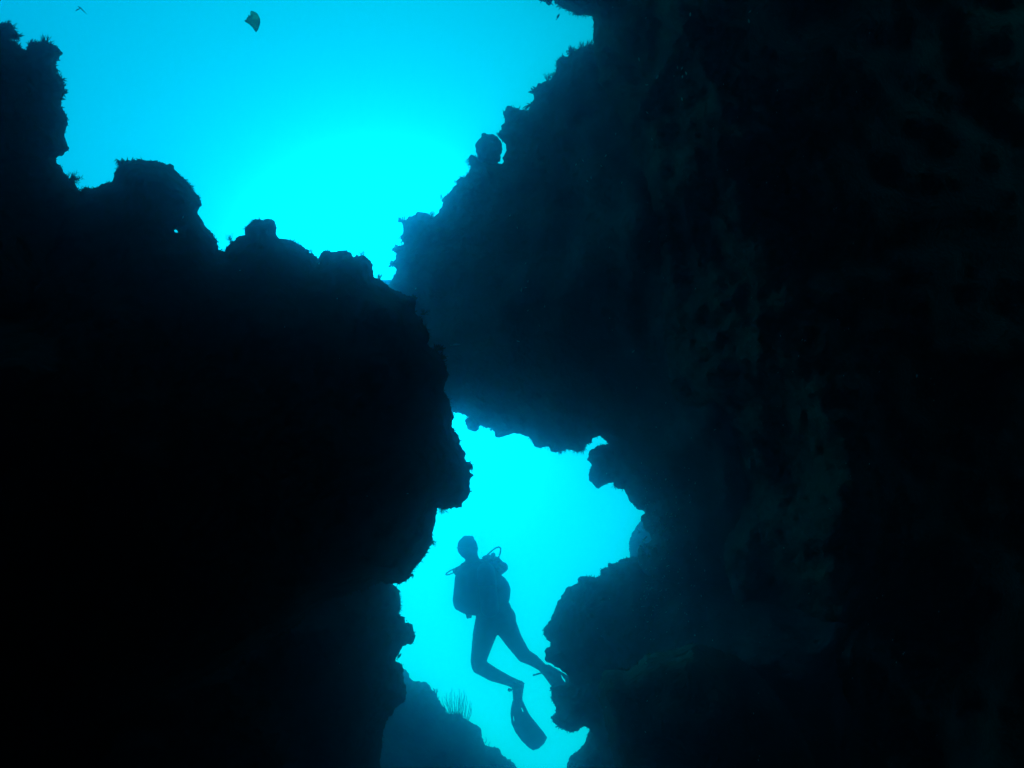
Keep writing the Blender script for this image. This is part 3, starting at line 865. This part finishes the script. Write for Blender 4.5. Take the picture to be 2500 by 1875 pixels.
fish('pale thin fish in front of the hazed wall above the lower opening', (1126, 840), (1098, 843), 4.4, mat=plain_mat('pale_fish', (0.5, 0.5, 0.48), trans=0.3), deep=0.16)

lf = [(619.4,27.5),(613.3,26.4),(611,29.7),(611.5,34.7),(610.2,38.3),(605.9,35.8),(606,41.2),(603.1,42.7),(602,47),(596.3,50.3),(600.3,55),(608,59),(615.5,66),(625,79),
      (630,73),(633,65),(635.5,55),(635,46),(630,35.5),(625,30.5)]
leaf = puff('leaf_scrap', lf, 1.9, .0012, .0012, 6, M_LEAF, None, slope=lambda x, y: 0.0006 * (x - 600) - 0.000012 * (x - 615) ** 2, step=3, grid=4)
tag(leaf, 'torn dark green leaf scrap drifting in open water near the top', 'leaf')
vs, fs = [], []
blade(vs, fs, [P(191,16,2.0), P(197,20,2.0), P(203,26,2.02), P(212,35,2.03)], [.0012, .0016, .0014, .0005], 5)
blade(vs, fs, [P(196,20,2.0), P(190,23,1.99), P(184,27,1.98)], [.0009, .0014, .0004], 5)
tag(link('twig', pydata('twig', vs, fs), M_LEAF), 'tiny twig drifting in open water in the top left corner', 'twig')

# suspended specks: nobody could count them
def marine_snow():
    known = [(1685,35,3),(1831,28,3),(1828,51,3),(1560,145,3.2),(1605,188,3.6),(1654,165,2.6),(1665,167,3),(1675,179,3),(1666,187,2.8),(1579,207,2.8),(1665,242,2.8),(1580,275,2.6),(1503,327,2.2),
             (1591,340,2.2),(1479,380,2.2),(1423,392,2),(1406,402,2),(1468,405,2),(1443,434,2),(1434,442,2),(1518,446,2),(1273,708,3.4),(1265,833,2.8),(1546,858,2.8),(1283,643,2),(1245,526,2),
             (1263,556,2),(1289,687,2),(1284,702,1.8),(1289,758,1.8),(1330,748,1.8),(1317,795,1.8),(2238,918,3),(447,530,2),(222,524,2.2),(217,832,2.2),(694,799,1.8),(791,852,1.6),(995,1205,1.6),(1000,1219,1.6),
             (695,798,1.5),(1015,704,1.6),(882,711,1.6),(586,660,1.4),(779,643,1.8),(610,542,1.8)]
    pts = [(x, y, s) for x, y, s in known]
    for _ in range(150):
        pts.append((1560 + abs(random.gauss(0, 75)), random.gauss(1340, 120), random.uniform(1.0, 2.0)))
    for _ in range(160):
        pts.append((random.uniform(1450, 2300), random.uniform(0, 1875), random.uniform(0.8, 1.6)) if random.random() < .7 else (random.uniform(100, 950), random.uniform(700, 1800), random.uniform(0.6, 1.3)))
    vs, fs = [], []
    for x, y, s in pts:
        D = random.uniform(1.5, 2.1)
        k = s * D / FPX
        a = random.uniform(0.9, 1.9) if random.random() < 0.7 else random.uniform(0, 3)
        d = 1.5
        blade(vs, fs, [P(x - math.cos(a) * d * s, y + math.sin(a) * d * s, D), P(x, y, D), P(x + math.cos(a) * d * s, y - math.sin(a) * d * s, D + .002)], [k * .25, k * .75, k * .2], 5)
    o = link('marine_snow', pydata('marine_snow', vs, fs), M_SNOW)
    o['kind'] = 'stuff'
marine_snow()

def bubbles():
    m = bpy.data.materials.new('air_bubble')
    m.use_nodes = True
    b = m.node_tree.nodes['Principled BSDF']
    b.inputs['Transmission Weight'].default_value = 1.0
    b.inputs['IOR'].default_value = 0.75
    b.inputs['Roughness'].default_value = 0.02
    bm = bmesh.new(); bmesh.ops.create_icosphere(bm, subdivisions=1, radius=1.0)
    tv = [v.co.copy() for v in bm.verts]; tf = [[v.index for v in f.verts] for f in bm.faces]; bm.free()
    vs, fs = [], []
    for _ in range(6000):
        t = random.random() ** 0.8
        cx = 1165 + 28 * math.sin(t * 5) - 10 * t; cy = 1345 - 320 * t
        x, y = cx + random.gauss(0, 14 + 34 * t), cy + random.gauss(0, 14)
        D = D0 + .35 + random.gauss(0, .25)
        r = random.uniform(.0010, .0030)
        c = P(x, y, D); k = len(vs); fl = random.uniform(.6, 1)
        vs += [c + Vector((v.x, v.y, v.z * fl)) * r for v in tv]
        fs += [tuple(k + i for i in f) for f in tf]
    o = link('air_bubbles', pydata('air_bubbles', vs, fs), m)
    tag(o, 'plume of tiny exhaled bubbles rising above the diver', None, None, 'stuff')
bubbles()

# ------------------------------------------------------------------ the water itself
def haze():
    bm = bmesh.new()
    bmesh.ops.create_cube(bm, size=1)
    lo, hi = Vector((-13.5, -8.5, -5.5)), Vector((13.5, 14.5, 9.5))
    for v in bm.verts:
        v.co = Vector(((lo[k] if v.co[k] < 0 else hi[k]) for k in range(3)))
    me = bpy.data.meshes.new('haze'); bm.to_mesh(me); bm.free()
    m = bpy.data.materials.new('sea_water')
    m.use_nodes = True
    n, l = m.node_tree.nodes, m.node_tree.links
    n.clear()
    out = n.new('ShaderNodeOutputMaterial')
    pv = n.new('ShaderNodeVolumePrincipled')
    pv.inputs['Color'].default_value = (0.10, 0.61, 1.0, 1)
    pv.inputs['Density'].default_value = HAZE_DENSITY
    pv.inputs['Anisotropy'].default_value = HAZE_G
    l.new(pv.outputs[0], out.inputs['Volume'])
    o = link('haze', me, m, smooth=False)
    o['kind'] = 'stuff'
HAZE_DENSITY, HAZE_G = 0.098, 0.967
haze()
